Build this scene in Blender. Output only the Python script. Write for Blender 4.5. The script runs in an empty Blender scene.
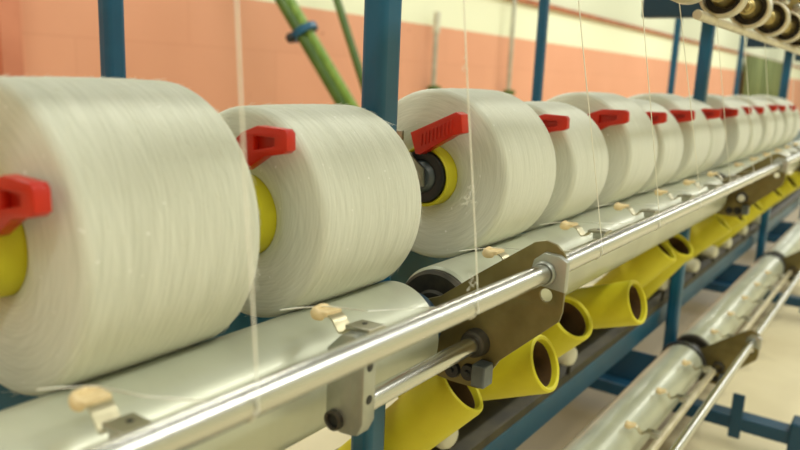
import bpy, bmesh, math, random
from mathutils import Vector, Matrix, noise
random.seed(7)
sc = bpy.context.scene
col = sc.collection
H = 1.10                      # camera height above the floor
def V(x, y, z): return Vector((x, y, z + H))
PI = math.pi

# ------------------------------------------------------------------ materials
def new_mat(name):
    m = bpy.data.materials.new(name); m.use_nodes = True
    nt = m.node_tree; b = nt.nodes['Principled BSDF']
    return m, nt, b
def srgb(r, g, b):
    f = lambda c: (c/255/12.92) if c/255 <= .04045 else ((c/255+.055)/1.055)**2.4
    return (f(r), f(g), f(b), 1)
def N(nt, t, **kw):
    n = nt.nodes.new(t)
    for k, v in kw.items(): setattr(n, k, v)
    return n
def mottled(name, c1, c2, scale=6, rough=.6, metal=0, bump=0, bscale=80, stretch=(1,1,1), spec=.5, coat=0):
    m, nt, b = new_mat(name)
    tc = N(nt, 'ShaderNodeTexCoord'); mp = N(nt, 'ShaderNodeMapping'); mp.inputs['Scale'].default_value = stretch
    nt.links.new(tc.outputs['Object'], mp.inputs[0])
    no = N(nt, 'ShaderNodeTexNoise'); no.inputs['Scale'].default_value = scale; no.inputs['Detail'].default_value = 5
    nt.links.new(mp.outputs[0], no.inputs[0])
    cr = N(nt, 'ShaderNodeValToRGB'); cr.color_ramp.elements[0].position = .35; cr.color_ramp.elements[1].position = .65
    cr.color_ramp.elements[0].color = c1; cr.color_ramp.elements[1].color = c2
    nt.links.new(no.outputs[0], cr.inputs[0]); nt.links.new(cr.outputs[0], b.inputs['Base Color'])
    b.inputs['Roughness'].default_value = rough; b.inputs['Metallic'].default_value = metal
    b.inputs['Specular IOR Level'].default_value = spec; b.inputs['Coat Weight'].default_value = coat
    if bump:
        n2 = N(nt, 'ShaderNodeTexNoise'); n2.inputs['Scale'].default_value = bscale; n2.inputs['Detail'].default_value = 3
        nt.links.new(mp.outputs[0], n2.inputs[0])
        bp = N(nt, 'ShaderNodeBump'); bp.inputs['Strength'].default_value = bump; bp.inputs['Distance'].default_value = .002
        nt.links.new(n2.outputs[0], bp.inputs['Height']); nt.links.new(bp.outputs[0], b.inputs['Normal'])
    return m

def yarn_mat(name='wound_yarn'):
    m, nt, b = new_mat(name)
    uv = N(nt, 'ShaderNodeUVMap'); uv.uv_map = 'UVMap'
    # u = turns round the package, v = metres across: fine threads crossing at two shallow angles
    outs = []
    for k, sh in ((0, .10), (1, -.07)):
        mp = N(nt, 'ShaderNodeMapping'); mp.inputs['Scale'].default_value = (5.0, 420.0 if k == 0 else 190.0, 1)
        sk = N(nt, 'ShaderNodeVectorMath', operation='MULTIPLY_ADD')
        sep = N(nt, 'ShaderNodeSeparateXYZ'); nt.links.new(uv.outputs[0], sep.inputs[0])
        ma = N(nt, 'ShaderNodeMath', operation='MULTIPLY_ADD'); nt.links.new(sep.outputs[0], ma.inputs[0]); ma.inputs[1].default_value = sh
        nt.links.new(sep.outputs[1], ma.inputs[2])
        cb = N(nt, 'ShaderNodeCombineXYZ'); nt.links.new(sep.outputs[0], cb.inputs[0]); nt.links.new(ma.outputs[0], cb.inputs[1])
        nt.links.new(cb.outputs[0], mp.inputs[0])
        no = N(nt, 'ShaderNodeTexNoise'); no.inputs['Scale'].default_value = 1; no.inputs['Detail'].default_value = 3; no.inputs['Roughness'].default_value = .65
        nt.links.new(mp.outputs[0], no.inputs[0]); outs.append(no.outputs[0])
        nt.nodes.remove(sk)
    mx = N(nt, 'ShaderNodeMix', data_type='FLOAT'); mx.inputs[0].default_value = .4
    nt.links.new(outs[0], mx.inputs[2]); nt.links.new(outs[1], mx.inputs[3])
    cr = N(nt, 'ShaderNodeValToRGB')
    cr.color_ramp.elements[0].position = .30; cr.color_ramp.elements[0].color = srgb(198, 202, 186)
    cr.color_ramp.elements[1].position = .70; cr.color_ramp.elements[1].color = srgb(232, 235, 222)
    nt.links.new(mx.outputs[0], cr.inputs[0])
    # a few sparkling filaments
    vo = N(nt, 'ShaderNodeTexNoise'); vo.inputs['Scale'].default_value = 160; vo.inputs['Detail'].default_value = 1
    tc = N(nt, 'ShaderNodeTexCoord'); nt.links.new(tc.outputs['Object'], vo.inputs[0])
    c2 = N(nt, 'ShaderNodeValToRGB'); c2.color_ramp.elements[0].position = .76; c2.color_ramp.elements[1].position = .79
    nt.links.new(vo.outputs[0], c2.inputs[0])
    m2 = N(nt, 'ShaderNodeMix', data_type='RGBA'); nt.links.new(c2.outputs[0], m2.inputs[0])
    nt.links.new(cr.outputs[0], m2.inputs[6]); m2.inputs[7].default_value = (.95, .96, .92, 1)
    nt.links.new(m2.outputs[2], b.inputs['Base Color'])
    b.inputs['Roughness'].default_value = .62; b.inputs['Sheen Weight'].default_value = .25; b.inputs['Sheen Roughness'].default_value = .5
    b.inputs['Specular IOR Level'].default_value = .35
    b.inputs['Subsurface Weight'].default_value = .0
    bp = N(nt, 'ShaderNodeBump'); bp.inputs['Strength'].default_value = .5; bp.inputs['Distance'].default_value = .0009
    nt.links.new(mx.outputs[0], bp.inputs['Height']); nt.links.new(bp.outputs[0], b.inputs['Normal'])
    return m

M = {}
M['yarn'] = yarn_mat()
M['yellow'] = mottled('yellow_tube', srgb(196, 188, 24), srgb(212, 204, 38), 9, .55, bump=.15, bscale=300)
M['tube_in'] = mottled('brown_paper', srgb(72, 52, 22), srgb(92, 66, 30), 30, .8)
M['red'] = mottled('red_plastic', srgb(184, 28, 4), srgb(204, 38, 6), 20, .38)
M['black'] = mottled('black_rubber', srgb(22, 24, 26), srgb(34, 36, 38), 20, .45)
M['greyhub'] = mottled('grey_plastic', srgb(70, 78, 80), srgb(96, 104, 104), 25, .4)
M['chrome'] = mottled('polished_steel', (.58, .58, .54, 1), (.66, .66, .62, 1), 4, .25, 1, stretch=(.4, 30, 30))
M['steel'] = mottled('dull_steel', (.36, .35, .29, 1), (.46, .45, .38, 1), 30, .36, 1, bump=.1)
M['olive'] = mottled('olive_steel_plate', (.15, .125, .045, 1), (.22, .185, .075, 1), 18, .42, .6, bump=.25, bscale=60)
M['collar'] = mottled('grey_zinc', (.38, .40, .36, 1), (.48, .50, .45, 1), 30, .4, .8)
M['darkmetal'] = mottled('dark_worn_metal', (.035, .033, .026, 1), (.07, .062, .045, 1), 40, .5, .5)
M['roll'] = mottled('pale_satin_roll', srgb(176, 180, 160), srgb(196, 200, 180), 3.2, .33, .25, stretch=(2.2, .7, .7), coat=.15)
M['blue'] = mottled('blue_paint', srgb(6, 76, 108), srgb(10, 90, 124), 5, .36, bump=.08, bscale=60)
M['footblue'] = mottled('dark_blue_paint', srgb(6, 58, 84), srgb(10, 68, 96), 5, .45)
M['navy'] = mottled('navy_paint', srgb(8, 44, 62), srgb(12, 54, 74), 5, .4)
M['peachtip'] = mottled('peach_felt', srgb(226, 202, 150), srgb(244, 224, 180), 60, .85, bump=.5, bscale=300)
M['strip'] = mottled('spring_steel', (.46, .42, .27, 1), (.56, .52, .36, 1), 30, .35, .8)
M['brass'] = mottled('tarnished_brass', (.42, .33, .13, 1), (.58, .48, .22, 1), 40, .35, .9)
M['palebar'] = mottled('pale_metal_bar', srgb(196, 186, 158), srgb(214, 206, 180), 20, .35, .4)
M['white'] = mottled('off_white_plastic', srgb(200, 198, 178), srgb(218, 216, 196), 20, .5)
M['green'] = mottled('green_paint', srgb(104, 140, 48), srgb(136, 166, 72), 7, .35, stretch=(6, 6, 1))
M['darkgreen'] = mottled('dark_green_paint', srgb(62, 92, 24), srgb(80, 108, 34), 7, .45)
M['galv'] = mottled('galvanised_pipe', (.42, .43, .36, 1), (.55, .55, .47, 1), 15, .4, .5)
M['tray'] = mottled('grey_brown_tray', srgb(50, 46, 32), srgb(78, 72, 50), 12, .6, .2)
M['thread'] = mottled('white_thread', srgb(238, 240, 226), srgb(250, 250, 240), 50, .6)
M['cloth'] = mottled('green_cloth', srgb(52, 74, 32), srgb(140, 146, 96), 3.2, .9, stretch=(1.2, 1, .05))
M['trim'] = mottled('brown_trim', srgb(150, 84, 46), srgb(176, 104, 60), 8, .6)
M['lamp_body'] = mottled('white_enamel', srgb(230, 230, 224), srgb(240, 240, 235), 8, .5)

def wall_mat():
    m, nt, b = new_mat('painted_wall')
    tc = N(nt, 'ShaderNodeTexCoord'); sp = N(nt, 'ShaderNodeSeparateXYZ'); nt.links.new(tc.outputs['Object'], sp.inputs[0])
    no = N(nt, 'ShaderNodeTexNoise'); no.inputs['Scale'].default_value = 1.3; no.inputs['Detail'].default_value = 6
    nt.links.new(tc.outputs['Object'], no.inputs[0])
    pe = N(nt, 'ShaderNodeMix', data_type='RGBA'); pe.inputs[6].default_value = srgb(222, 156, 124); pe.inputs[7].default_value = srgb(234, 172, 140)
    nt.links.new(no.outputs[0], pe.inputs[0])
    # hairline block joints
    br = N(nt, 'ShaderNodeTexBrick'); br.inputs['Scale'].default_value = 1.0; br.inputs['Mortar Size'].default_value = .006
    br.inputs['Brick Width'].default_value = 1.6; br.inputs['Row Height'].default_value = .62; br.inputs['Color1'].default_value = (1,1,1,1); br.inputs['Color2'].default_value = (.97,.97,.97,1); br.inputs['Mortar'].default_value = (.93,.91,.90,1)
    mp = N(nt, 'ShaderNodeMapping'); mp.inputs['Rotation'].default_value = (PI/2, 0, 0); nt.links.new(tc.outputs['Object'], mp.inputs[0]); nt.links.new(mp.outputs[0], br.inputs[0])
    pm = N(nt, 'ShaderNodeMix', data_type='RGBA', blend_type='MULTIPLY'); pm.inputs[0].default_value = 1
    nt.links.new(pe.outputs[2], pm.inputs[6]); nt.links.new(br.outputs[0], pm.inputs[7])
    # small chips
    n3 = N(nt, 'ShaderNodeTexNoise'); n3.inputs['Scale'].default_value = 9; n3.inputs['Detail'].default_value = 2; nt.links.new(tc.outputs['Object'], n3.inputs[0])
    c3 = N(nt, 'ShaderNodeValToRGB'); c3.color_ramp.elements[0].position = .25; c3.color_ramp.elements[1].position = .29
    c3.color_ramp.elements[0].color = (.72, .62, .56, 1); c3.color_ramp.elements[1].color = (1, 1, 1, 1)
    nt.links.new(n3.outputs[0], c3.inputs[0])
    p2 = N(nt, 'ShaderNodeMix', data_type='RGBA', blend_type='MULTIPLY'); p2.inputs[0].default_value = 1
    nt.links.new(pm.outputs[2], p2.inputs[6]); nt.links.new(c3.outputs[0], p2.inputs[7])
    g = N(nt, 'ShaderNodeMath', operation='GREATER_THAN'); nt.links.new(sp.outputs[2], g.inputs[0]); g.inputs[1].default_value = H + .122*4.0
    m1 = N(nt, 'ShaderNodeMix', data_type='RGBA'); nt.links.new(g.outputs[0], m1.inputs[0]); nt.links.new(p2.outputs[2], m1.inputs[6]); m1.inputs[7].default_value = srgb(236, 239, 210)
    g2 = N(nt, 'ShaderNodeMath', operation='GREATER_THAN'); nt.links.new(sp.outputs[2], g2.inputs[0]); g2.inputs[1].default_value = H + .232*4.0
    m2 = N(nt, 'ShaderNodeMix', data_type='RGBA'); nt.links.new(g2.outputs[0], m2.inputs[0]); nt.links.new(m1.outputs[2], m2.inputs[6]); m2.inputs[7].default_value = srgb(214, 219, 196)
    nt.links.new(m2.outputs[2], b.inputs['Base Color']); b.inputs['Roughness'].default_value = .75
    return m
def floor_mat():
    m, nt, b = new_mat('cement_floor')
    tc = N(nt, 'ShaderNodeTexCoord')
    no = N(nt, 'ShaderNodeTexNoise'); no.inputs['Scale'].default_value = 2.2; no.inputs['Detail'].default_value = 7; nt.links.new(tc.outputs['Object'], no.inputs[0])
    cr = N(nt, 'ShaderNodeValToRGB'); cr.color_ramp.elements[0].position = .3; cr.color_ramp.elements[0].color = srgb(214, 202, 166)
    cr.color_ramp.elements[1].position = .7; cr.color_ramp.elements[1].color = srgb(234, 224, 190)
    nt.links.new(no.outputs[0], cr.inputs[0]); b.inputs['Roughness'].default_value = .55
    # shade under the machine painted into the floor, as a strip with ragged edges
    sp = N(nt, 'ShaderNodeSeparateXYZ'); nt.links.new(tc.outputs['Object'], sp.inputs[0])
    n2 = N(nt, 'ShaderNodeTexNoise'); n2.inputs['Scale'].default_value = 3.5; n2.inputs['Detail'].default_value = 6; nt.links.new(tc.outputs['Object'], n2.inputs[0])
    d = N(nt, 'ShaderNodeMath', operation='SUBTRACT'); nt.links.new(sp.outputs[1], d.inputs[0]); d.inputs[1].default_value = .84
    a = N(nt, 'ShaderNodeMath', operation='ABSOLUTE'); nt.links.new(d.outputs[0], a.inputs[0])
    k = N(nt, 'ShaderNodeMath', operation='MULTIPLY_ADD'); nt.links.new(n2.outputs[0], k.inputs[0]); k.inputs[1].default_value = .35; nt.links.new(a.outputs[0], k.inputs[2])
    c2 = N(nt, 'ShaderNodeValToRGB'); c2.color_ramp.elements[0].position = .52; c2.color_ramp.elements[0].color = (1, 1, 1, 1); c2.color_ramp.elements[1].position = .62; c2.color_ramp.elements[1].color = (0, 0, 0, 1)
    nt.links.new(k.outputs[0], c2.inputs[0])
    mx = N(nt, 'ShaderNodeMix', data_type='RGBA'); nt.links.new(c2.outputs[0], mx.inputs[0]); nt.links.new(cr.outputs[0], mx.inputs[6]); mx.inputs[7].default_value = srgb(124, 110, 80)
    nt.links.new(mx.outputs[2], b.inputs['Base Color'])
    return m
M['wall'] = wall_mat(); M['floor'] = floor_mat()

# ------------------------------------------------------------------ helpers
def link(name, bm, mats, parent=None, smooth=True, bevel=0, seg=2):
    bmesh.ops.recalc_face_normals(bm, faces=bm.faces)
    me = bpy.data.meshes.new(name); bm.to_mesh(me); bm.free()
    for m in (mats if isinstance(mats, (list, tuple)) else [mats]): me.materials.append(m)
    o = bpy.data.objects.new(name, me); col.objects.link(o); o.parent = parent
    if smooth:
        for p in me.polygons: p.use_smooth = True
        me.set_sharp_from_angle(angle=math.radians(40))
    if bevel:
        b = o.modifiers.new('bevel', 'BEVEL'); b.width = bevel; b.segments = seg; b.limit_method = 'ANGLE'; b.angle_limit = math.radians(40)
    return o
def tag(o, label=None, cat=None, group=None, kind=None):
    if label: o['label'] = label
    if cat: o['category'] = cat
    if group: o['group'] = group
    if kind: o['kind'] = kind
    return o
def empty(name, loc, label, cat, group=None):
    o = bpy.data.objects.new(name, None); o.empty_display_size = .03; col.objects.link(o); o.location = loc
    return tag(o, label, cat, group)
def BM(): return bmesh.new()
def box(bm, x0, x1, y0, y1, z0, z1):
    vs = [bm.verts.new((x, y, z)) for x in (x0, x1) for y in (y0, y1) for z in (z0, z1)]
    for f in ((0,1,3,2), (4,6,7,5), (0,4,5,1), (2,3,7,6), (0,2,6,4), (1,5,7,3)): bm.faces.new([vs[i] for i in f])
    return vs
def frame_of(d):
    d = d.normalized(); a = Vector((0, 0, 1)) if abs(d.z) < .9 else Vector((1, 0, 0))
    u = d.cross(a).normalized(); return u, d.cross(u).normalized()
def lathe(bm, prof, origin=(0,0,0), axis=(1,0,0), n=48, closed=False, uv=False, mat_i=None):
    """profile of (distance along axis, radius)"""
    origin = Vector(origin); axis = Vector(axis).normalized(); u, w = frame_of(axis)
    rings = []
    for s, r in prof:
        if r < 1e-6: rings.append([bm.verts.new(origin + axis*s)])
        else: rings.append([bm.verts.new(origin + axis*s + u*r*math.cos(2*PI*k/n) + w*r*math.sin(2*PI*k/n)) for k in range(n)])
    L = (bm.loops.layers.uv.get('UVMap') or bm.loops.layers.uv.new('UVMap')) if uv else None
    acc = [0]
    for (a, b), (c, d) in zip(prof, prof[1:]): acc.append(acc[-1] + math.hypot(c-a, d-b))
    pairs = list(range(len(prof)-1)) + ([-1] if closed else [])
    for i in pairs:
        A = rings[i]; B = rings[i+1]
        for k in range(n):
            k2 = (k+1) % n
            if len(A) == 1 and len(B) == 1: continue
            if len(A) == 1: f = bm.faces.new((A[0], B[k], B[k2])); uvs = ((k+.5, i), (k, i+1), (k+1, i+1))
            elif len(B) == 1: f = bm.faces.new((A[k], B[0], A[k2])); uvs = ((k, i), (k+.5, i+1), (k+1, i))
            else: f = bm.faces.new((A[k], B[k], B[k2], A[k2])); uvs = ((k, i), (k, i+1), (k+1, i+1), (k+1, i))
            if mat_i: f.material_index = mat_i[i]
            if uv:
                for lp, (a, b) in zip(f.loops, uvs): lp[L].uv = (a/n, acc[b])
def cyl(bm, a, b, r, n=32, ch=0):
    a = Vector(a); b = Vector(b); L = (b-a).length
    pr = [(0, 0), (0, r-ch)] + ([(ch, r), (L-ch, r)] if ch else [(0, r), (L, r)][1:]) + [(L, r-ch), (L, 0)]
    if not ch: pr = [(0, 0), (0, r), (L, r), (L, 0)]
    lathe(bm, pr, a, b-a, n)
def sweep(bm, pts, r, n=8):
    pts = [Vector(p) for p in pts]; prev = None
    for i, p in enumerate(pts):
        d = (pts[min(i+1, len(pts)-1)] - pts[max(i-1, 0)])
        u, w = frame_of(d); rr = r[i] if isinstance(r, (list, tuple)) else r
        ring = [bm.verts.new(p + u*rr*math.cos(2*PI*k/n) + w*rr*math.sin(2*PI*k/n)) for k in range(n)]
        if prev:
            # match rotation to avoid twisting
            s = min(range(n), key=lambda s: (ring[s].co-prev[0].co).length)
            ring = ring[s:] + ring[:s]
            if (ring[1].co-prev[1].co).length > (ring[-1].co-prev[1].co).length: ring = [ring[0]] + ring[:0:-1]
            for k in range(n): bm.faces.new((prev[k], ring[k], ring[(k+1) % n], prev[(k+1) % n]))
        else: bm.faces.new(ring)
        prev = ring
    bm.faces.new(prev)
def plate(outline, holes, x0, th, bev=.0006):
    """filled outline in the YZ plane with holes, of real thickness, standing at x0..x0+th"""
    cu = bpy.data.curves.new('tmp', 'CURVE'); cu.dimensions = '2D'; cu.fill_mode = 'BOTH'; cu.extrude = th/2-bev; cu.bevel_depth = bev; cu.bevel_resolution = 1
    for pts in [outline] + holes:
        s = cu.splines.new('POLY'); s.points.add(len(pts)-1); s.use_cyclic_u = True
        for p, q in zip(s.points, pts): p.co = (q[0], q[1], 0, 1)
    o = bpy.data.objects.new('tmp', cu); col.objects.link(o)
    dg = bpy.context.evaluated_depsgraph_get(); me = bpy.data.meshes.new_from_object(o.evaluated_get(dg))
    bm = bmesh.new(); bm.from_mesh(me)
    for v in bm.verts: v.co = (x0 + th/2 + v.co.z, v.co.x, v.co.y)
    bpy.data.objects.remove(o); bpy.data.curves.remove(cu); bpy.data.meshes.remove(me)
    bmesh.ops.remove_doubles(bm, verts=bm.verts, dist=1e-6)
    return bm
def circ(y, z, r, n=24): return [(y + r*math.cos(2*PI*k/n), z + r*math.sin(2*PI*k/n)) for k in range(n)]
def copy_tree(o, parent=None):
    c = o.copy(); col.objects.link(c); c.parent = parent
    for ch in [q for q in col.objects if q.parent == o]: copy_tree(ch, c)
    return c

# ------------------------------------------------------------------ camera model (measured from the photograph's vanishing points)
CAM = Vector((0, 0, H))
R = Matrix(((.5802, -.8134, .0416), (.1403, .1501, .9787), (-.8023, -.5620, .2013)))   # world -> camera
F = 726.0
def ray(px, py): return (R.transposed() @ Vector((px-400, -(py-225), -F))).normalized()
def atY(px, py, y): r = ray(px, py); return CAM + r*(y/r.y)
def atX(px, py, x): r = ray(px, py); return CAM + r*(x/r.x)
def atZ(px, py, z): r = ray(px, py); return CAM + r*(z/r.z)

S = 1.62                      # machine section
XP = .735                     # first near post
PX = [.277, .540, .920, 1.188, 1.468, 1.716, 1.962, 2.182] + [2.53 + .256*k for k in range(6)]
RAD = [.1305, .1175, .1290, .1180, .128, .120, .128, .121, .128, .121, .127, .122, .128, .124]
ORD = ['first', 'second', 'third', 'fourth', 'fifth', 'sixth', 'seventh', 'eighth', 'ninth', 'tenth', 'eleventh', 'twelfth', 'thirteenth', 'fourteenth']
RY, RZ, RR = .500, -.315, .0635
D = -.551                     # lower deck

# ------------------------------------------------------------------ room
def struct(name, bm, m, smooth=False):
    o = link(name, bm, m, smooth=smooth); o['kind'] = 'structure'; return o
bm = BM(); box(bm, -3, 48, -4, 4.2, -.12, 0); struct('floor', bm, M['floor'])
bm = BM(); box(bm, -3, 48, 4.0, 4.2, 0, 4.2); struct('wall_back', bm, M['wall'])
bm = BM(); box(bm, -3, 48, -4.2, -4, 0, 4.2); M['cream'] = mottled('cream_paint', srgb(226, 226, 200), srgb(236, 236, 212), 2, .8); struct('wall_front', bm, M['cream'])
bm = BM(); box(bm, -3.2, -3, -4, 4, 0, 4.2); struct('wall_left', bm, M['wall'])
bm = BM(); box(bm, -3, 48, 3.95, 4.0, H+.222*4, H+.236*4); struct('trim_1', bm, M['trim'])
p0 = atY(0, 40, 3.9).x; p1 = atY(22, 40, 3.9).x
bm = BM(); box(bm, p0+.004, p1, 3.9, 4.0, 0, H+.122*4)
M['pil'] = mottled('terracotta_paint', srgb(196, 122, 94), srgb(212, 138, 108), 3, .75)
struct('trim_2', bm, M['pil'])

# ------------------------------------------------------------------ posts
def post(x, y, w, z1, label, grp):
    bm = BM(); box(bm, x-w/2, x+w/2, y-w*.42, y+w*.42, H-.99, z1)
    t = empty('machine_post', (0, 0, 0), label, 'post', grp)
    link('post_tube', bm, M['blue'], t, bevel=.010, seg=4)
    for zz in (H+.14, H-.44):
        bm = BM(); cyl(bm, (x-w*.2, y-w*.42-.001, zz), (x-w*.2, y-w*.42+.003, zz), .0035, 10)
        link('bolt_hole', bm, M['darkmetal'], t)
    return t
near_l = ['thick blue post between the second and third yarn packages', 'blue front post between the eighth package and the ninth', 'dark blue front post at the far right of the row', 'most distant blue front post at the right edge']
far_l = ['blue rear post behind the first yarn package, at the upper left', 'slim blue rear post rising behind the third and fourth packages', 'slim bright blue rear post just left of the second thick post', 'thin blue rear post before the green curtain', 'farthest thin blue rear post at right']
for i in range(4): post(XP + (.015 if i == 0 else .033) + S*i, .565, .043, H+.95, near_l[i], 'front posts of the machine frame')
for i in range(4): post(.715 + S*i, 1.085, .036, H+.95, far_l[i], 'rear posts of the machine frame')
# feet, cross panels and overhead beams at each frame
fl = ['second', 'third', 'fourth']
for i in range(0, 4):
    x = XP + S*i
    nm = ['nearest', 'second', 'third', 'fourth'][i]
    t = empty('frame_foot', (0, 0, 0), 'low blue floor frame under the %s front post' % nm, 'machine frame', 'blue floor frames')
    bm = BM(); box(bm, x-.03, x+.03, .165, 1.5, H-1.035, H-.99); link('foot_beam', bm, M['footblue'], t, bevel=.004)
    bm = BM(); box(bm, x+.036, x+.042, .585, 1.05, H-1.035, H-.885); link('cross_panel', bm, M['footblue'], t, bevel=.002)
    bm = BM(); box(bm, x-.034, x-.028, .31, .345, H-1.06, H-.915); link('short_upright', bm, M['footblue'], t, bevel=.002)
    for y in (.15, 1.45):
        bm = BM(); box(bm, x-.04, x+.04, y-.03, y+.03, 0, H-.96); link('foot', bm, M['footblue'], t, bevel=.006)
    if i:
        bm = BM(); box(bm, x-.055, x-.007, .20, .745, H+.205, H+.285)
        tag(link('overhead_crossbeam', bm, M['navy'], bevel=.005), 'dark blue overhead crossbeam fixed to the %s front post' % nm, 'beam', 'overhead crossbeams')
bm = BM(); box(bm, -.6, 6.6, .600, .632, H-.775, H-.708)
tag(link('base_rail', bm, M['blue'], bevel=.004), 'long blue rail running under the yellow tubes', 'rail')
bm = BM(); box(bm, -.6, 6.6, .690, .715, H-.40, H-.262)
tag(link('back_rail', bm, M['blue'], bevel=.004), 'long dark blue rail hidden behind the white upper rollers', 'rail')
# tray under the tubes: a folded channel
bm = BM()
prof = [(.606, -.688), (.600, -.688), (.600, -.707), (.70, -.707), (.70, -.61), (.706, -.61), (.706, -.7005), (.706, -.7075)][:6] + [(.706, -.7075), (.606, -.7075)]
x0, x1 = .80, 6.5
A = [bm.verts.new((x0, y, H+z)) for y, z in prof]; B = [bm.verts.new((x1, y, H+z)) for y, z in prof]
bm.faces.new(A); bm.faces.new(B[::-1])
for k in range(len(prof)): k2 = (k+1) % len(prof); bm.faces.new((A[k], A[k2], B[k2], B[k]))
tag(link('yarn_tray', bm, M['tray'], smooth=False), 'brownish metal channel tray along the top of the blue rail', 'tray')

t = empty('overhead_shade_box', V(2.6, .75, .95), 'long grey shade box added above the machine, out of view', 'shade box')  # unseen box added overhead to shade the floor under the machine
bm = BM(); box(bm, -3.2, 4, -.28, .37, 0, .5); link('shade_box_body', bm, M['collar'], t, bevel=.01)
bm = BM(); box(bm, -3.2, 4, -.30, -.28, .02, .06); link('shade_box_rail', bm, M['steel'], t, bevel=.002)

# ------------------------------------------------------------------ yarn packages
def package_mesh(Rp, W, rt=.046):
    """body from its left face (x=0) to x=W; slightly domed faces, round shoulders"""
    f = .010
    pr = [(.004, rt), (-.001, rt+.012), (-.003, Rp*.62), (-.001, Rp-f*1.35)]
    for k in range(7): a = k/6*PI/2; pr.append((f*(1-math.cos(a*1.0))*1.0, Rp-f+f*math.sin(a) - .0))
    pr += [(W*.35, Rp+.0012), (W*.65, Rp+.0012)]
    for k in range(6, -1, -1): a = k/6*PI/2; pr.append((W-f*(1-math.cos(a)), Rp-f+f*math.sin(a)))
    pr += [(W+.001, Rp-f*1.35), (W+.003, Rp*.62), (W+.001, rt+.012), (W-.004, rt)]
    return pr
def lever_a(t):
    """red handle with a recessed pocket, in the YZ plane around (0,0) = its tip"""
    out = [(.062, -.007), (.040, .001), (.003, 0), (0, -.003), (-.0005, -.018), (.004, -.021), (.030, -.026), (.058, -.043), (.072, -.045), (.078, -.020)]
    poc = [(.047, -.0065), (.0145, -.0065), (.0145, -.0175), (.047, -.0245)]
    bm = plate(out, [poc], -.006, .013, .0016)
    h = link('lever_handle', bm, M['red'], t)
    bm = plate([(.050, -.004), (.012, -.004), (.012, -.020), (.050, -.027)], [], .002, .003, .0005)
    link('pocket_floor', bm, M['red'], h); h['label'] = 'red plastic lever handle with a recessed pocket'
    return h
def lever_b(t):
    out = [(.0815, -.030), (.008, .0035), (0, .001), (-.003, -.022), (.0115, -.0265), (.0655, -.058), (.072, -.058)]
    bm = plate(out, [], -.010, .020, .0016)
    h = link('lever_handle', bm, M['red'], t); h['label'] = 'red ribbed lever handle'
    bm = BM()
    for k in range(9):
        s = .012 + k*.0062; zt = .0025 - s*.46; box(bm, -.0113, -.0095, s, s+.0028, H*0 + zt-.021, zt-.003)
    link('grip_rib', bm, M['red'], h, bevel=.0004)
    return h
looks = ['large white yarn package at the left edge, biggest and nearest',
 'white yarn package second from the left, partly behind the nearest one',
 'white yarn package with its black hub and yellow tube end exposed',
 'small white yarn package right beside the one with the exposed black hub',
 'fifth white yarn package along the row, under a bent red lever',
 'sixth white yarn package along the row, narrow between two larger ones',
 'seventh white yarn package along the row, before the second thick blue post',
 'eighth white yarn package, last before the gap at the second post',
 'ninth white yarn package, first beyond the second thick post', 'tenth white yarn package along the row, far right',
 'eleventh white yarn package along the row, far right', 'twelfth white yarn package along the row, far right',
 'thirteenth white yarn package along the row, near the right edge', 'fourteenth and last visible white yarn package at the right edge']
tips = [(40, 185), (290, 131), (466, 112), (568, 117), (628, 111), (666, 113), (694, 111), (722, 110), None, None, None, None, None, None]
meshes = {}
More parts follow.
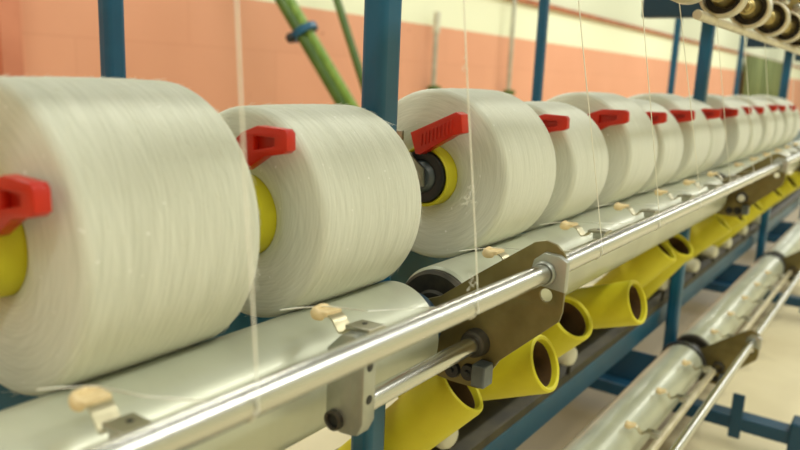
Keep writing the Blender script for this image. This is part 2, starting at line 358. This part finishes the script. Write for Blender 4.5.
for i, x in enumerate(PX):
    Rp = RAD[i]; W = .180 if i not in (4, 6) else .186
    if i in (3, 5, 7): W = .172
    if i == 0: W = .173
    dd = RR + Rp + .0005; cy = RY + dd*.48; cz = RZ + dd*.8773
    c = V(x, cy, cz)
    t = empty('yarn_package', c, looks[i], 'yarn package', 'white yarn packages on the upper deck')
    bm = BM(); lathe(bm, package_mesh(Rp, W), n=96, uv=True, closed=True); y = link('yarn_body', bm, M['yarn'], t)
    y.rotation_euler = (random.uniform(0, 6), 0, 0)
    xs = -.026 if i == 0 else -.016 if i == 1 else -.020
    bm = BM(); lathe(bm, [(xs, .0405), (xs-.002, .043), (xs, .0455), (W+.008, .0455), (W+.010, .043), (W+.008, .0405)], n=64, closed=True, mat_i=[0, 0, 0, 0, 0, 1])
    bm.faces.ensure_lookup_table(); k = link('tube', bm, [M['yellow'], M['yellow']], t); k['label'] = 'yellow tube at the core'
    if i < 3:
        rnd = random.Random(i); bm = BM()
        for _ in range((1500, 1000, 500)[i]):
            a = rnd.uniform(0, 2*PI); px = rnd.uniform(.0, W); edge = min(px, W-px)
            rr = Rp + .001 - (max(0, .010-edge)**2)/.020*1.0
            Lh = rnd.uniform(.004, .014); tilt = rnd.gauss(0, .25); lift = abs(rnd.gauss(0, .0012))
            v = []
            for q in (0, .5, 1):
                aa = a + Lh*q/rr; r2 = rr + (lift*q*q if q else -.0003); xx = px + tilt*Lh*q
                for wv in (-.00010, .00010): v.append(bm.verts.new((xx + wv, r2*math.cos(aa), r2*math.sin(aa))))
                v.append(bm.verts.new((xx, (r2+.00017)*math.cos(aa), (r2+.00017)*math.sin(aa))))
            for q in (0, 3):
                for k in range(3): k2 = (k+1) % 3; bm.faces.new((v[q+k], v[q+k2], v[q+3+k2], v[q+3+k]))
            bm.faces.new(v[0:3]); bm.faces.new(v[6:9])
        fz = link('loose_fibres', bm, M['thread'], t); fz['kind'] = 'stuff'
    # cradle: swinging arm between packages with hub plates and red handle
    g = empty('package_cradle', c, 'cradle arm with red lever at the left face of the %s yarn package' % ORD[i], 'cradle', 'cradles holding the yarn packages')
    bm = BM(); lathe(bm, [(-.030, 0), (-.030, .018), (-.026, .022), (-.020, .024)], n=40); lathe(bm, [(-.020, 0), (-.020, .024), (-.016, .025), (-.012, .025), (-.012, 0)], n=40)
    link('hub_cap', bm, M['greyhub'], g)
    bm = BM(); lathe(bm, [(-.024, .0245), (-.025, .028), (-.024, .038), (-.020, .0395), (-.010, .0395), (-.010, .0245)], n=48, closed=True); link('hub_ring', bm, M['black'], g)
    bm = BM(); cyl(bm, (-.012, 0, 0), (W, 0, 0), .008, 16); link('hub_shaft', bm, M['steel'], g)
    bm = BM(); lathe(bm, [(W-.004, 0), (W-.004, .039), (W+.006, .039), (W+.006, .02), (W+.010, .018), (W+.010, 0)], n=40); link('hub_disc', bm, M['black'], g)
    xl = -.033
    bm = plate([(-.012, -.012), (.012, -.014), (.075, .040), (.075, .062), (.060, .064), (-.010, .014)], [], xl-.003, .005, .0005)
    link('arm', bm, M['steel'], g)
    bm = BM(); box(bm, xl-.003, xl+.003, .03, .14, .052, .066); link('back_arm', bm, M['steel'], g, bevel=.001)
    # place the handle so that its tip stands where it should
    if i == 2:
        h = lever_b(g); P = atX(464, 116, x - .030)
    else:
        h = lever_a(g)
        if tips[i]: P = atX(*tips[i], x - .020)
        else: P = V(x-.020, .480 + random.uniform(-.006, .006), -.056 + random.uniform(-.006, .004))
    if i in (4, 6): h.scale = (1, 1.25, 1.1)
    h.location = P - c
    h.rotation_euler = (random.uniform(-.05, .05) if i > 2 else 0, 0, 0)
    if i > 2: h.location.y = min(max(h.location.y, -.135), -.09)

# ------------------------------------------------------------------ rollers (two decks)
def roller(x0, x1, dz, label, grp):
    t = empty('drive_roller', V(x0, RY, RZ+dz), label, 'roller', grp)
    L = x1-x0
    bm = BM(); lathe(bm, [(.004, 0), (.004, .045), (.0, .0600), (.003, RR), (L-.003, RR), (L, .0600), (L-.004, .045), (L-.004, 0)], n=96)
    link('roller_body', bm, M['roll'], t)
    bm = BM(); lathe(bm, [(-.014, 0), (-.014, .030), (-.010, .0335), (-.010, .055), (-.006, .0595), (.003, .0595)], n=64); k = link('end_cap', bm, M['darkmetal'], t)
    k['label'] = 'dark ringed end cap'
    bm = BM(); cyl(bm, (-.07, 0, 0), (L+.07, 0, 0), .010, 20); link('shaft', bm, M['steel'], t)
    bm = BM(); lathe(bm, [(L-.004, .0465), (L+.006, .0465), (L+.010, .044), (L+.010, .0)], n=64); link('end_cap', bm, M['darkmetal'], t)
    return t
segs = [(-1.0, .718), (.812, 2.318), (2.432, 3.938), (4.052, 5.56)]
un = ['pale roller under the two nearest yarn packages', 'long pale roller under the third to eighth packages', 'pale roller under the far packages beyond the second plate', 'most distant pale upper roller at the right edge']
ln = [None, 'long pale roller of the lower deck, before the dark ring', 'pale roller of the lower deck, beyond the dark ring', 'most distant pale lower deck roller']
for i, (a, b) in enumerate(segs):
    roller(a, b, 0, un[i], 'upper deck rollers')
    if i: roller(a, b, D+.012, ln[i], 'lower deck rollers')

# ------------------------------------------------------------------ guide rods, bearing plates
RX = [(-1.0, .752), (.760, 2.372), (2.380, 3.992), (3.998, 5.6)]
def rod(x0, x1, y, z, r, label, grp, mat='chrome', y0=None):
    bm = BM(); cyl(bm, V(x0, y0 or y, z), V(x1, y, z), r, 40, .0012)
    return tag(link('guide_rod', bm, M[mat]), label, 'rod', grp)
rn = ['thick polished steel rod in front, from the lower left to the first plate', 'polished steel rod continuing right between the two olive plates', 'polished steel rod beyond the second olive plate', 'most distant polished upper rod']
rl = [None, 'long polished lower deck rod, nearest the floor at the bottom right', 'polished lower deck rod beyond its olive plate', 'most distant polished lower deck rod']
for i, (a, b) in enumerate(RX):
    rod(a, b, .320, -.2115, .0112, rn[i], 'front guide rods of the upper deck', y0=.352 if i == 0 else .320)
    if i: rod(a, b, .320, -.758, .0112, rl[i], 'front guide rods of the lower deck', 'chrome')
rod(.489, .752, .405, -.318, .0105, 'short polished rod from the split clamp to the olive plate', 'rear rods')
rod(.95, 2.33, .412, -.866, .0100, 'thin pale rear rod of the lower deck carrying the guide arms', 'rear rods', 'palebar')
rod(2.45, 3.95, .412, -.866, .0100, 'thin pale rear rod of the lower deck beyond the plate', 'rear rods', 'palebar')
for i, (a, b) in enumerate(RX):
    bm = BM(); box(bm, a, b-.01, .384, .400, H-.2515, H-.2445)
    tag(link('guide_bar', bm, M['steel'], bevel=.001), ['flat steel bar hidden behind the nearest front rod', 'flat steel bar behind the front rod between the plates', 'flat steel bar behind the front rod beyond the second plate', 'most distant flat steel bar behind the front rod'][i], 'bar', 'guide bars')

def smooth_poly(pts, it=2):
    for _ in range(it):
        q = []
        for a, b in zip(pts, pts[1:]+pts[:1]):
            q += [(a[0]*.75+b[0]*.25, a[1]*.75+b[1]*.25), (a[0]*.25+b[0]*.75, a[1]*.25+b[1]*.75)]
        pts = q
    return pts
def bearing_plate(x, dz, label, full=True):
    t = empty('bearing_plate', V(x, .4, -.3+dz), label, 'machine plate', 'olive bearing plates')
    o = V(x, .4, -.3+dz)
    def rel(pts): return [(y-.4, z+.3) for y, z in pts]
    out = [(.300, -.256), (.299, -.226)] + [(.2995, -.198), (.304, -.187), (.313, -.180), (.325, -.177), (.339, -.181)] + [(.41, -.232), (.462, -.272), (.512, -.292), (.535, -.315), (.535, -.362), (.50, -.374), (.44, -.379), (.400, -.378), (.375, -.335), (.303, -.268)]
    bm = plate(rel(out), [rel(circ(.3205, -.2400, .0085))[::-1]], -.002, .005, .0006)
    link('plate_body', bm, M['olive'], t)
    # folded flange with the rod socket
    bm = plate(rel([(.2960, -.2285), (.2960, -.196), (.305, -.191), (.322, -.190), (.333, -.199), (.336, -.213), (.329, -.2255)]), [], -.012, .010, .0015)
    c = link('rod_socket', bm, M['collar'], t)
    bm = BM(); cyl(bm, (-.006, .2950-.4, .089), (-.006, .2965-.4, .089), .0024, 14); link('set_screw', bm, M['black'], c)
    bm = BM(); lathe(bm, [(-.017, .0112), (-.018, .0125), (-.017, .0135), (-.013, .0140), (-.013, .0112)], (0, .320-.4, .0885), n=40, closed=True); link('collar_ring', bm, M['collar'], c)
    bm = BM(); lathe(bm, [(-.016, .0105), (-.017, .0135), (-.015, .0165), (-.002, .018), (-.002, .0105)], (0, .405-.4, -.018), n=40, closed=True); link('rear_rod_collar', bm, M['darkmetal'], t)
    for y, z in ((.4135, -.3600), (.437, -.3625)):
        bm = BM(); lathe(bm, [(-.010, 0), (-.010, .003), (-.007, .004), (-.007, .010), (-.001, .0115), (-.001, 0)], (0, y-.4, z+.3), n=24); link('bolt', bm, M['black'], t)
    bm = BM(); box(bm, -.026, -.002, .380-.4, .398-.4, -.066, -.038); link('stop_block', bm, M['greyhub'], t, bevel=.002)
    # bearing housing round the roller shaft
    bm = BM(); lathe(bm, [(-.026, .011), (-.026, .028), (-.022, .036), (-.012, .040), (-.002, .042), (-.002, .011)], (0, RY-.4, RZ+.3), n=40, closed=True); h = link('bearing_housing', bm, M['navy'], t)
    h['label'] = 'blue painted bearing housing'
    for a in (0.9, 2.2, 4.0, 5.4):
        bm = BM(); cyl(bm, (-.030, RY-.4+.031*math.cos(a), RZ+.3+.031*math.sin(a)), (-.012, RY-.4+.031*math.cos(a), RZ+.3+.031*math.sin(a)), .0045, 6); link('housing_bolt', bm, M['brass'], h)
    return t
def plug(t):
    bm = BM(); cyl(bm, (-.022, .005, -.018), (.0, .005, -.018), .0105, 24, .002); link('white_plug', bm, M['white'], t)
pn = ['olive steel bearing plate at the centre, holding the rod in a grey socket', 'second olive bearing plate, at the upper right', 'farthest olive bearing plate of the upper deck']
for i in range(3):
    t = bearing_plate(.757 + S*i, 0, pn[i])
    if i: plug(t)
for i in (1, 2):
    t = bearing_plate(.757+S*i, D+.006, ['', 'olive plate of the lower deck holding the lower rod', 'farthest olive plate of the lower deck'][i])
    bm = BM(); lathe(bm, [(-.085, .0637), (-.085, .0665), (-.083, .069), (-.060, .069), (-.058, .0665), (-.058, .0637)], (0, RY-.4, RZ+.3+.006), n=64, closed=True)
    k = link('seal_ring', bm, M['black'], t); k['label'] = 'black ring round the roller end'

# split clamp on the rear rod
t = empty('split_clamp', V(.486, .40, -.292), 'square split steel clamp below the nearest polished rod', 'clamp')
o = (.40, -.30)
def cl(pts): return [(y-.40, z+.30) for y, z in pts]
bm = plate(cl([(.3740, -.322), (.3740, -.252), (.382, -.242), (.3870, -.241), (.3870, -.336), (.380, -.334)]), [], 0, .018, .001); link('clamp_jaw', bm, M['collar'], t)
bm = plate(cl([(.3885, -.336), (.3885, -.241), (.400, -.242), (.416, -.258), (.416, -.322), (.411, -.333), (.400, -.337)]), [cl(circ(.405, -.326, .0100))[::-1]], 0, .018, .001); link('clamp_jaw', bm, M['collar'], t)
for z in (-.268, -.300):
    bm = BM(); lathe(bm, [(.001, .0050), (-.0006, .0050), (-.0012, .0040), (-.0008, 0)], (.009, -.0262, z+.30), (0, 1, 0), n=20); link('clamp_bolt', bm, M['black'], t)
bm = BM(); lathe(bm, [(-.005, .0070), (-.0060, .0080), (-.005, .0098), (.002, .0100), (.002, .0070)], (0, .005, -.026), n=32, closed=True)
link('bush', bm, M['darkmetal'], t)
bm = BM(); cyl(bm, (-.002, .005, -.026), (.001, .005, -.026), .0095, 24); link('rod_end', bm, M['black'], t)

# ------------------------------------------------------------------ thread guides
def make_guide(label):
    """origin under the pad; x along the machine, arm reaches back to the felt-wrapped tip"""
    t = empty('thread_guide', (0, 0, 0), label, 'thread guide', None)
    # pad with a hole, tilted a little
    cu = [(-.0085, -.0115), (.0085, -.0115), (.0085, .0115), (-.0085, .0115)]
    bm = BM(); box(bm, -.0125, .0105, -.016, .015, -.0035, .0008); link('pad', bm, M['steel'], t, bevel=.0008)
    bm = BM(); cyl(bm, (.001, .002, .0006), (.001, .002, .0014), .0026, 16); link('screw', bm, M['black'], t)
    bm = BM(); box(bm, -.013, .006, -.013, .006, -.0125, -.0035); link('clip_block', bm, M['collar'], t, bevel=.001)
    # S-shaped strip
    path = [(.012, -.003), (.018, -.0055), (.023, -.0100), (.028, -.0105), (.032, -.0055), (.036, .0005), (.041, .0035), (.048, .0048), (.062, .0060)]
    pts = []
    for a, b in zip(path, path[1:]): pts += [a, ((a[0]+b[0])/2, (a[1]+b[1])/2)]
    pts.append(path[-1])
    bm = BM(); rows = []
    for k, (y, z) in enumerate(pts):
        a = pts[max(k-1, 0)]; b = pts[min(k+1, len(pts)-1)]; d = Vector((0, b[0]-a[0], b[1]-a[1])).normalized(); n = Vector((0, -d.z, d.y))*.0008
        w = .0090
        rows.append([bm.verts.new(Vector((sx*w, y, z)) + n*sn) for sx, sn in ((-1, 1), (1, 1), (1, -1), (-1, -1))])
    for a, b in zip(rows, rows[1:]):
        for q in range(4): bm.faces.new((a[q], a[(q+1) % 4], b[(q+1) % 4], b[q]))
    bm.faces.new(rows[0]); bm.faces.new(rows[-1])
    s = link('strip', bm, M['strip'], t); s['label'] = 'curved springy metal strip'
    # wrapped tip: body plus a rounded curled end
    bm = BM()
    vs = box(bm, -.0108, .0108, .041, .062, .0015, .0078)
    bmesh.ops.subdivide_edges(bm, edges=bm.edges[:], cuts=3, use_grid_fill=True)
    bmesh.ops.create_uvsphere(bm, u_segments=16, v_segments=10, radius=1, matrix=Matrix.Translation((.0, .061, .0066)) @ Matrix.Diagonal((.0112, .0052, .0046, 1)))
    bmesh.ops.create_uvsphere(bm, u_segments=16, v_segments=10, radius=1, matrix=Matrix.Translation((-.0092, .056, .0030)) @ Matrix.Diagonal((.0034, .0098, .0060, 1)))
    for v in bm.verts:
        v.co += noise.noise_vector(v.co*160)*.0012
    f = link('felt_tip', bm, M['peachtip'], t, bevel=0); f['label'] = 'peach coloured wrapped tip'
    sb = f.modifiers.new('sub', 'SUBSURF'); sb.levels = 1; sb.render_levels = 1
    return t
gx = [.268, .514, .860, 1.120, 1.380, 1.642, 1.880, 2.130] + [2.478 + .256*k for k in range(6)]
proto = None
for i, x in enumerate(gx):
    lab = 'small metal guide arm with peach tip in front of the %s yarn package' % ORD[i]
    if proto is None: proto = g = make_guide(lab)
    else: g = copy_tree(proto); g['label'] = lab
    g['group'] = 'thread guides of the upper deck'
    g.location = V(x-.003-(.004 if i == 0 else 0), .392, -.2285-(.002 if i == 0 else 0)); g.rotation_euler = (-.09, 0, -.10 if i < 2 else random.uniform(-.10, .02))
lo = [(.95, None)]
lt = [atZ(691, 357, -.79).x, 0]
lx = [1.385, 1.64, 1.89, 2.145, 2.50, 2.75, 3.01, 3.27, 3.52]
lnames = ['nearest', 'second nearest', 'third nearest', 'fourth nearest', 'fifth nearest', 'sixth nearest', 'seventh nearest', 'eighth nearest', 'ninth nearest']
for i, x in enumerate(lx):
    g = copy_tree(proto); g['label'] = '%s peach-tipped guide arm on the pale lower deck roller' % lnames[i]; g['group'] = 'thread guides of the lower deck'
    g.location = V(x, .400, -.790); g.rotation_euler = (-.05, 0, .1)

# ------------------------------------------------------------------ yellow tubes
def tube_at(px, py, zrel, ang, face, label, L=.27, r=.0455, cone=.92):
    """opening centre seen at a point; ang = direction of the axis in the view, degrees; face = how far it opens to us"""
    P = atZ(px, py, zrel); v = (CAM-P).normalized()
    a = math.radians(ang); q = ray(px+20*math.cos(a), py-20*math.sin(a)); w = (q - q.dot(v)*v); w = w - ray(px, py)*w.dot(ray(px, py)); w.normalize()
    n = v*face + w*math.sqrt(1-face*face)
    t = empty('yellow_tube', P, label, 'tube', 'empty yellow tubes below the rollers')
    bm = BM()
    ro, ri = r, r-.0095
    lathe(bm, [(-L, ri*cone), (-L, ro*cone), (-.006, ro), (-.0012, ro-.0012), (.0008, r-.0045), (-.0012, ri+.0012), (-.006, ri)], (0, 0, 0), n, n=56, closed=True, mat_i=[0, 0, 0, 0, 0, 0, 1])
    o = link('tube_wall', bm, [M['yellow'], M['yellow']], t)
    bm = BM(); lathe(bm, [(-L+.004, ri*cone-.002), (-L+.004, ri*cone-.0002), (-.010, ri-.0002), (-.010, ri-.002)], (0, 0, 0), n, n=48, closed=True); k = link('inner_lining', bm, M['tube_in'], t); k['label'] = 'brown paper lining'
    return t, P, n
TB = [(463, 386, -.440, 38, .40, 'yellow tube pointing up right, beside the blue post'),
      (546, 363, -.425, 9, .46, 'yellow tube lying flat below the first olive plate'),
      (573, 317, -.412, 36, .66, 'yellow tube with a wide open mouth right of the first plate'),
      (638, 302, -.423, 7, .40, 'yellow tube lying flat, right of the wide-mouthed one'),
      (664, 247, -.400, 40, .25, 'yellow tube half hidden behind the tube with a dark mouth'),
      (680, 244, -.430, 46, .52, 'yellow tube with a dark mouth touching the second thick blue post'),
      (722, 221, -.430, 36, .18, 'yellow tube just right of the second thick blue post'),
      (738, 212, -.430, 30, .34, 'small yellow tube in the middle of the far cluster'),
      (755, 203, -.430, 40, .25, 'small yellow tube under the second olive plate'),
      (776, 190, -.430, 38, .30, 'small yellow tube right of the second olive plate'),
      (792, 181, -.430, 30, .32, 'small yellow tube near the right edge'),
      (806, 173, -.430, 35, .30, 'small yellow tube cut by the right edge')]
for a in TB: tube_at(*a)
# white spindles below them
for i, (px, py) in enumerate([(446, 436), (569, 356), (664, 283), (695, 266), (714, 252), (728, 243), (744, 230), (760, 220)]):
    P = atY(px, py, .60)
    lab = ['white rounded bobbin end under the tube beside the blue post', 'white rounded bobbin end under the wide-mouthed tube', 'white bobbin end below the dark-mouthed tube', 'white bobbin end right of the second thick blue post'][i] if i < 4 else 'small white bobbin end in the far cluster, %s from the second post' % ORD[i-3]
    r_ = .026
    t = empty('bobbin', P, lab, 'bobbin', 'white bobbins under the yellow tubes')
    bm = BM(); lathe(bm, [(0, 0), (0, .016), (.003, .022), (.010, r_), (.09, r_), (.09, 0)], (0, -.01, 0), (.25, 1, .0), n=32); link('bobbin_body', bm, M['white'], t)
    bm = BM(); cyl(bm, (.01, .0, -.012), (.02, .01, -.118), .005, 10); link('peg', bm, M['darkmetal'], t)

# ------------------------------------------------------------------ overhead feed rollers
bm = BM(); cyl(bm, V(1.33, .335, .1225), V(6.0, .335, .1225), .0085, 24, .001)
tag(link('overhead_rail', bm, M['palebar']), 'pale tubular rail running under the overhead feed discs', 'rail')
bm = BM(); box(bm, -.1, 6, .36, .40, H+.215, H+.265)
tag(link('overhead_beam', bm, M['darkmetal'], bevel=.003), 'dark upper beam behind the overhead feed discs', 'beam')
dx = [.282, .525, .760, .985] + [1.175 + .245*k for k in range(12)]
for i, x in enumerate(dx):
    t = empty('feed_disc', V(x, .320, .165), ('overhead feed disc with brass hub, %s from the left along the top right corner' % ORD[i-4]) if i > 3 else 'overhead feed disc above the %s thread, over the near packages' % ORD[i], 'feed disc', 'overhead feed discs')
    bm = BM(); lathe(bm, [(0, .0335), (-.002, .0365), (0, .0395), (.030, .0395), (.032, .0365), (.030, .0335)], n=56, closed=True); link('rim', bm, M['palebar'], t)
    bm = BM(); lathe(bm, [(.022, 0), (.022, .0338), (.028, .0338), (.028, 0)], n=48); link('web', bm, M['darkmetal'], t)
    bm = BM(); lathe(bm, [(-.045, 0), (-.045, .009), (-.040, .012), (-.028, .012), (-.026, .016), (-.006, .017), (0, .020), (.022, .022)], n=32); link('hub', bm, M['brass'], t)
    bm = BM(); cyl(bm, (-.035, .0, .0), (-.035, .055, .055), .006, 12); link('holder', bm, M['steel'], t)
    bm = BM(); cyl(bm, (.055, -.012, .050), (.095, -.012, .050), .013, 20, .003); cyl(bm, (.03, -.012, .050), (.12, -.012, .050), .005, 12); link('tension_roller', bm, M['chrome'], t)
    bm = BM(); box(bm, .072, .080, -.016, .045, .036, .110); link('hanger', bm, M['brass'], t, bevel=.001)

# ------------------------------------------------------------------ threads
def thread(i, xt, xg, label):
    """from a feed disc overhead, down across the front of the rod, round it and back to the guide tip and the package"""
    r = .0007 if i < 2 else .00065
    ln = LEAN[i]; zt = .128; yr = .320 + max(0, (.752-xt)*.0183)
    pts = []
    for k in range(0, 13):
        f = k/12; z = zt + (-.2135-zt)*f; q = (z+.2135)/.30
        pts.append(V(xt - ln*q + .0005*math.sin(i+9*f), yr-.0125+.018*q, z))
    for a in (195, 220, 245, 270, 300, 335):
        A = math.radians(a); pts.append(V(xt-.001, yr + .0120*math.cos(A), -.2115 + .0120*math.sin(A)))
    pts += [V(xt-.006, yr+.020, -.2145), V(xg+.010, .400, -.2200), V(xg+.003, .445, -.2235), V(xg-.010, .475, -.2290), V(xg-.016, .490, -.2330)]
    bm = BM(); sweep(bm, pts, r, 6)
    o = link('yarn_thread', bm, M['thread']); tag(o, label, 'thread', 'threads running down to the front rod')
    return o
tx = [.302, .578, .897, 1.150, 1.41, 1.665, 1.93, 2.18, 2.52, 2.78, 3.03, 3.29]
LEAN = [.004, .034, .108, .132, .195, .204, .221, .226, .093, .107, .110, .120]
for i, x in enumerate(tx):
    thread(i, x, gx[i], 'taut white thread in front of the %s yarn package' % ORD[i])
# fluff clinging to the second thread and a few stray filaments
def fluff(P, n, R_, seed, label):
    rnd = random.Random(seed); bm = BM()
    for _ in range(n):
        p = Vector(P) + Vector((rnd.gauss(0, R_*.5), rnd.gauss(0, R_*.3), rnd.gauss(0, R_))); d = Vector((rnd.gauss(0, 1), rnd.gauss(0, .5), rnd.gauss(0, 1))).normalized()
        pts = [p]
        for k in range(4): d = (d + Vector((rnd.gauss(0, .5), rnd.gauss(0, .3), rnd.gauss(0, .5)))).normalized(); pts.append(pts[-1] + d*.0018)
        sweep(bm, pts, .00022, 4)
    o = link('lint', bm, M['thread']); tag(o, label, 'lint', None, 'stuff'); return o
fluff(V(.566, .321, -.105), 14, .007, 1, 'wisps of white lint on the thread before the third package')
fluff(V(.576, .318, -.185), 10, .006, 2, 'lint tuft on the second thread just above the polished rod')
fluff(V(.553, .326, .012), 4, .003, 3, 'tiny lint speck on the second thread high up')
fluff(V(.300, .318, -.125), 5, .004, 4, 'small lint speck on the thread before the second package')

# ------------------------------------------------------------------ things by the wall
def line_pole(bm, a, b, r): cyl(bm, a, b, r, 20)
# bundle of green poles leaning against the wall
a = atY(284, 0, 3.50); b = atY(345, 103, 3.10)
d = (b-a).normalized(); top = a + d*((3.80-a.y)/d.y); bot = b + d*((0.04 - b.z)/d.z)
u = Vector((1, 0, 0)); u = (u - d*u.dot(d)).normalized(); w = d.cross(u)
t = empty('pole_bundle', bot, 'bundle of green poles tied together, leaning against the peach wall', 'poles', None)
for k, (s, q, mm, r) in enumerate(((-.052, 0, 'darkgreen', .034), (.012, .03, 'green', .036), (.070, .0, 'green', .028))):
    bm = BM(); cyl(bm, bot - bot + u*s + w*q - Vector((0, 0, 0)), top - bot + u*(s*.6) + w*q, r, 20); link('pole', bm, M[mm], t)
kp = a + d*.24 - bot
bm = BM(); lathe(bm, [(-.025, .09), (-.02, .098), (.02, .098), (.025, .09)], kp + u*.01, d, n=24, closed=True); link('tie', bm, M['blue'], t)
bm = BM(); bmesh.ops.create_uvsphere(bm, u_segments=12, v_segments=8, radius=.035, matrix=Matrix.Translation(kp - u*.08 - w*.05)); link('knot', bm, M['black'], t)
a = atY(337, 0, 3.60); b = atY(364, 85, 3.3); d = (b-a).normalized(); bot = b + d*((0.02-b.z)/d.z)
bm = BM(); cyl(bm, bot, a + d*((3.90-a.y)/d.y), .030, 20)
tag(link('green_pole', bm, M['darkgreen']), 'single dark green pole leaning against the wall, left of the thick post', 'pole')
for k, (px, y0, y1, lab) in enumerate(((428, 10, 88, 'thin grey pipe with a pale box at its top, left one of two'), (504, -30, 92, 'thin grey pipe on the wall, right one of two'))):
    P0 = atY(px+ (5 if k == 0 else 4), y1, 3.9); P1 = atY(px + (0 if k == 0 else -4), max(y0, 0), 3.9)
    t = empty('wall_pipe', (P0.x, 3.9, 0), lab, 'pipe', 'thin pipes before the wall')
    zt = P1.z + (0 if k == 0 else .5)
    bm = BM(); cyl(bm, (0, 0, 0), (0, 0, zt), .024, 16); link('pipe', bm, M['galv'], t)
    bm = BM(); lathe(bm, [(-.02, .03), (.0, .07), (.03, .075), (.05, .03)], (.02, 0, P0.z-.02), (0, 0, 1), n=20, closed=True); link('valve', bm, M['darkgreen'], t)
    if k == 0:
        bm = BM(); box(bm, -.03, .03, -.03, .02, zt-.2, zt); link('junction_box', bm, M['white'], t, bevel=.006)
# green pleated curtain far along the wall
xa = atY(744, 80, 3.85).x; xb = atY(781, 80, 3.85).x
bm = BM(); n = 90; rows = []
for k in range(n+1):
    x = xa + (xb-xa)*k/n; y = 3.80 + .07*math.sin(k*1.4) + .02*math.sin(k*.53)
    rows.append([bm.verts.new((x, y, .1)), bm.verts.new((x, y, 1.1+.222*4))])
for p, q in zip(rows, rows[1:]): bm.faces.new((p[0], q[0], q[1], p[1]))
o = link('curtain', bm, M['cloth']); so = o.modifiers.new('sol', 'SOLIDIFY'); so.thickness = .01
tag(o, 'long green pleated curtain hanging far down the hall on the right', 'curtain')

# ------------------------------------------------------------------ light
w = bpy.data.worlds.new('hall_daylight'); sc.world = w; w.use_nodes = True
nt = w.node_tree; bg = nt.nodes['Background']; bg.inputs[0].default_value = (.95, .97, .86, 1); bg.inputs[1].default_value = .95
def area(name, loc, sx, sy, power, colr=(1, .975, .87), rot=(0, 0, 0)):
    L = bpy.data.lights.new(name, 'AREA'); L.shape = 'RECTANGLE'; L.size = sx; L.size_y = sy; L.energy = power; L.color = colr
    o = bpy.data.objects.new(name, L); col.objects.link(o); o.location = loc; o.rotation_euler = rot; return o
# rows of fluorescent lamps over the aisle and behind the machine
for i, x in enumerate((-.6, 2.2, 5.0, 8.5, 12.5, 17, 22, 28)):
    area('aisle_lamp', (x, -.9, 3.2), 1.6, .18, 30)
    area('hall_lamp', (x+.6, 2.3, 3.6), 1.6, .25, 30 if i < 3 else 50)

# ------------------------------------------------------------------ camera
cam = bpy.data.cameras.new('camera'); co = bpy.data.objects.new('camera', cam); col.objects.link(co)
cam.sensor_width = 36; cam.lens = F/800*36
Rt = R.transposed().to_4x4(); co.matrix_world = Matrix.Translation(CAM) @ Rt
cam.clip_start = .02; cam.clip_end = 200
cam.dof.use_dof = True; cam.dof.focus_distance = .93; cam.dof.aperture_fstop = 4.2
sc.camera = co
sc.view_settings.view_transform = 'Standard'; sc.view_settings.look = 'None'; sc.view_settings.gamma = 1; sc.view_settings.use_curve_mapping = False
sc.view_settings.exposure = -.06
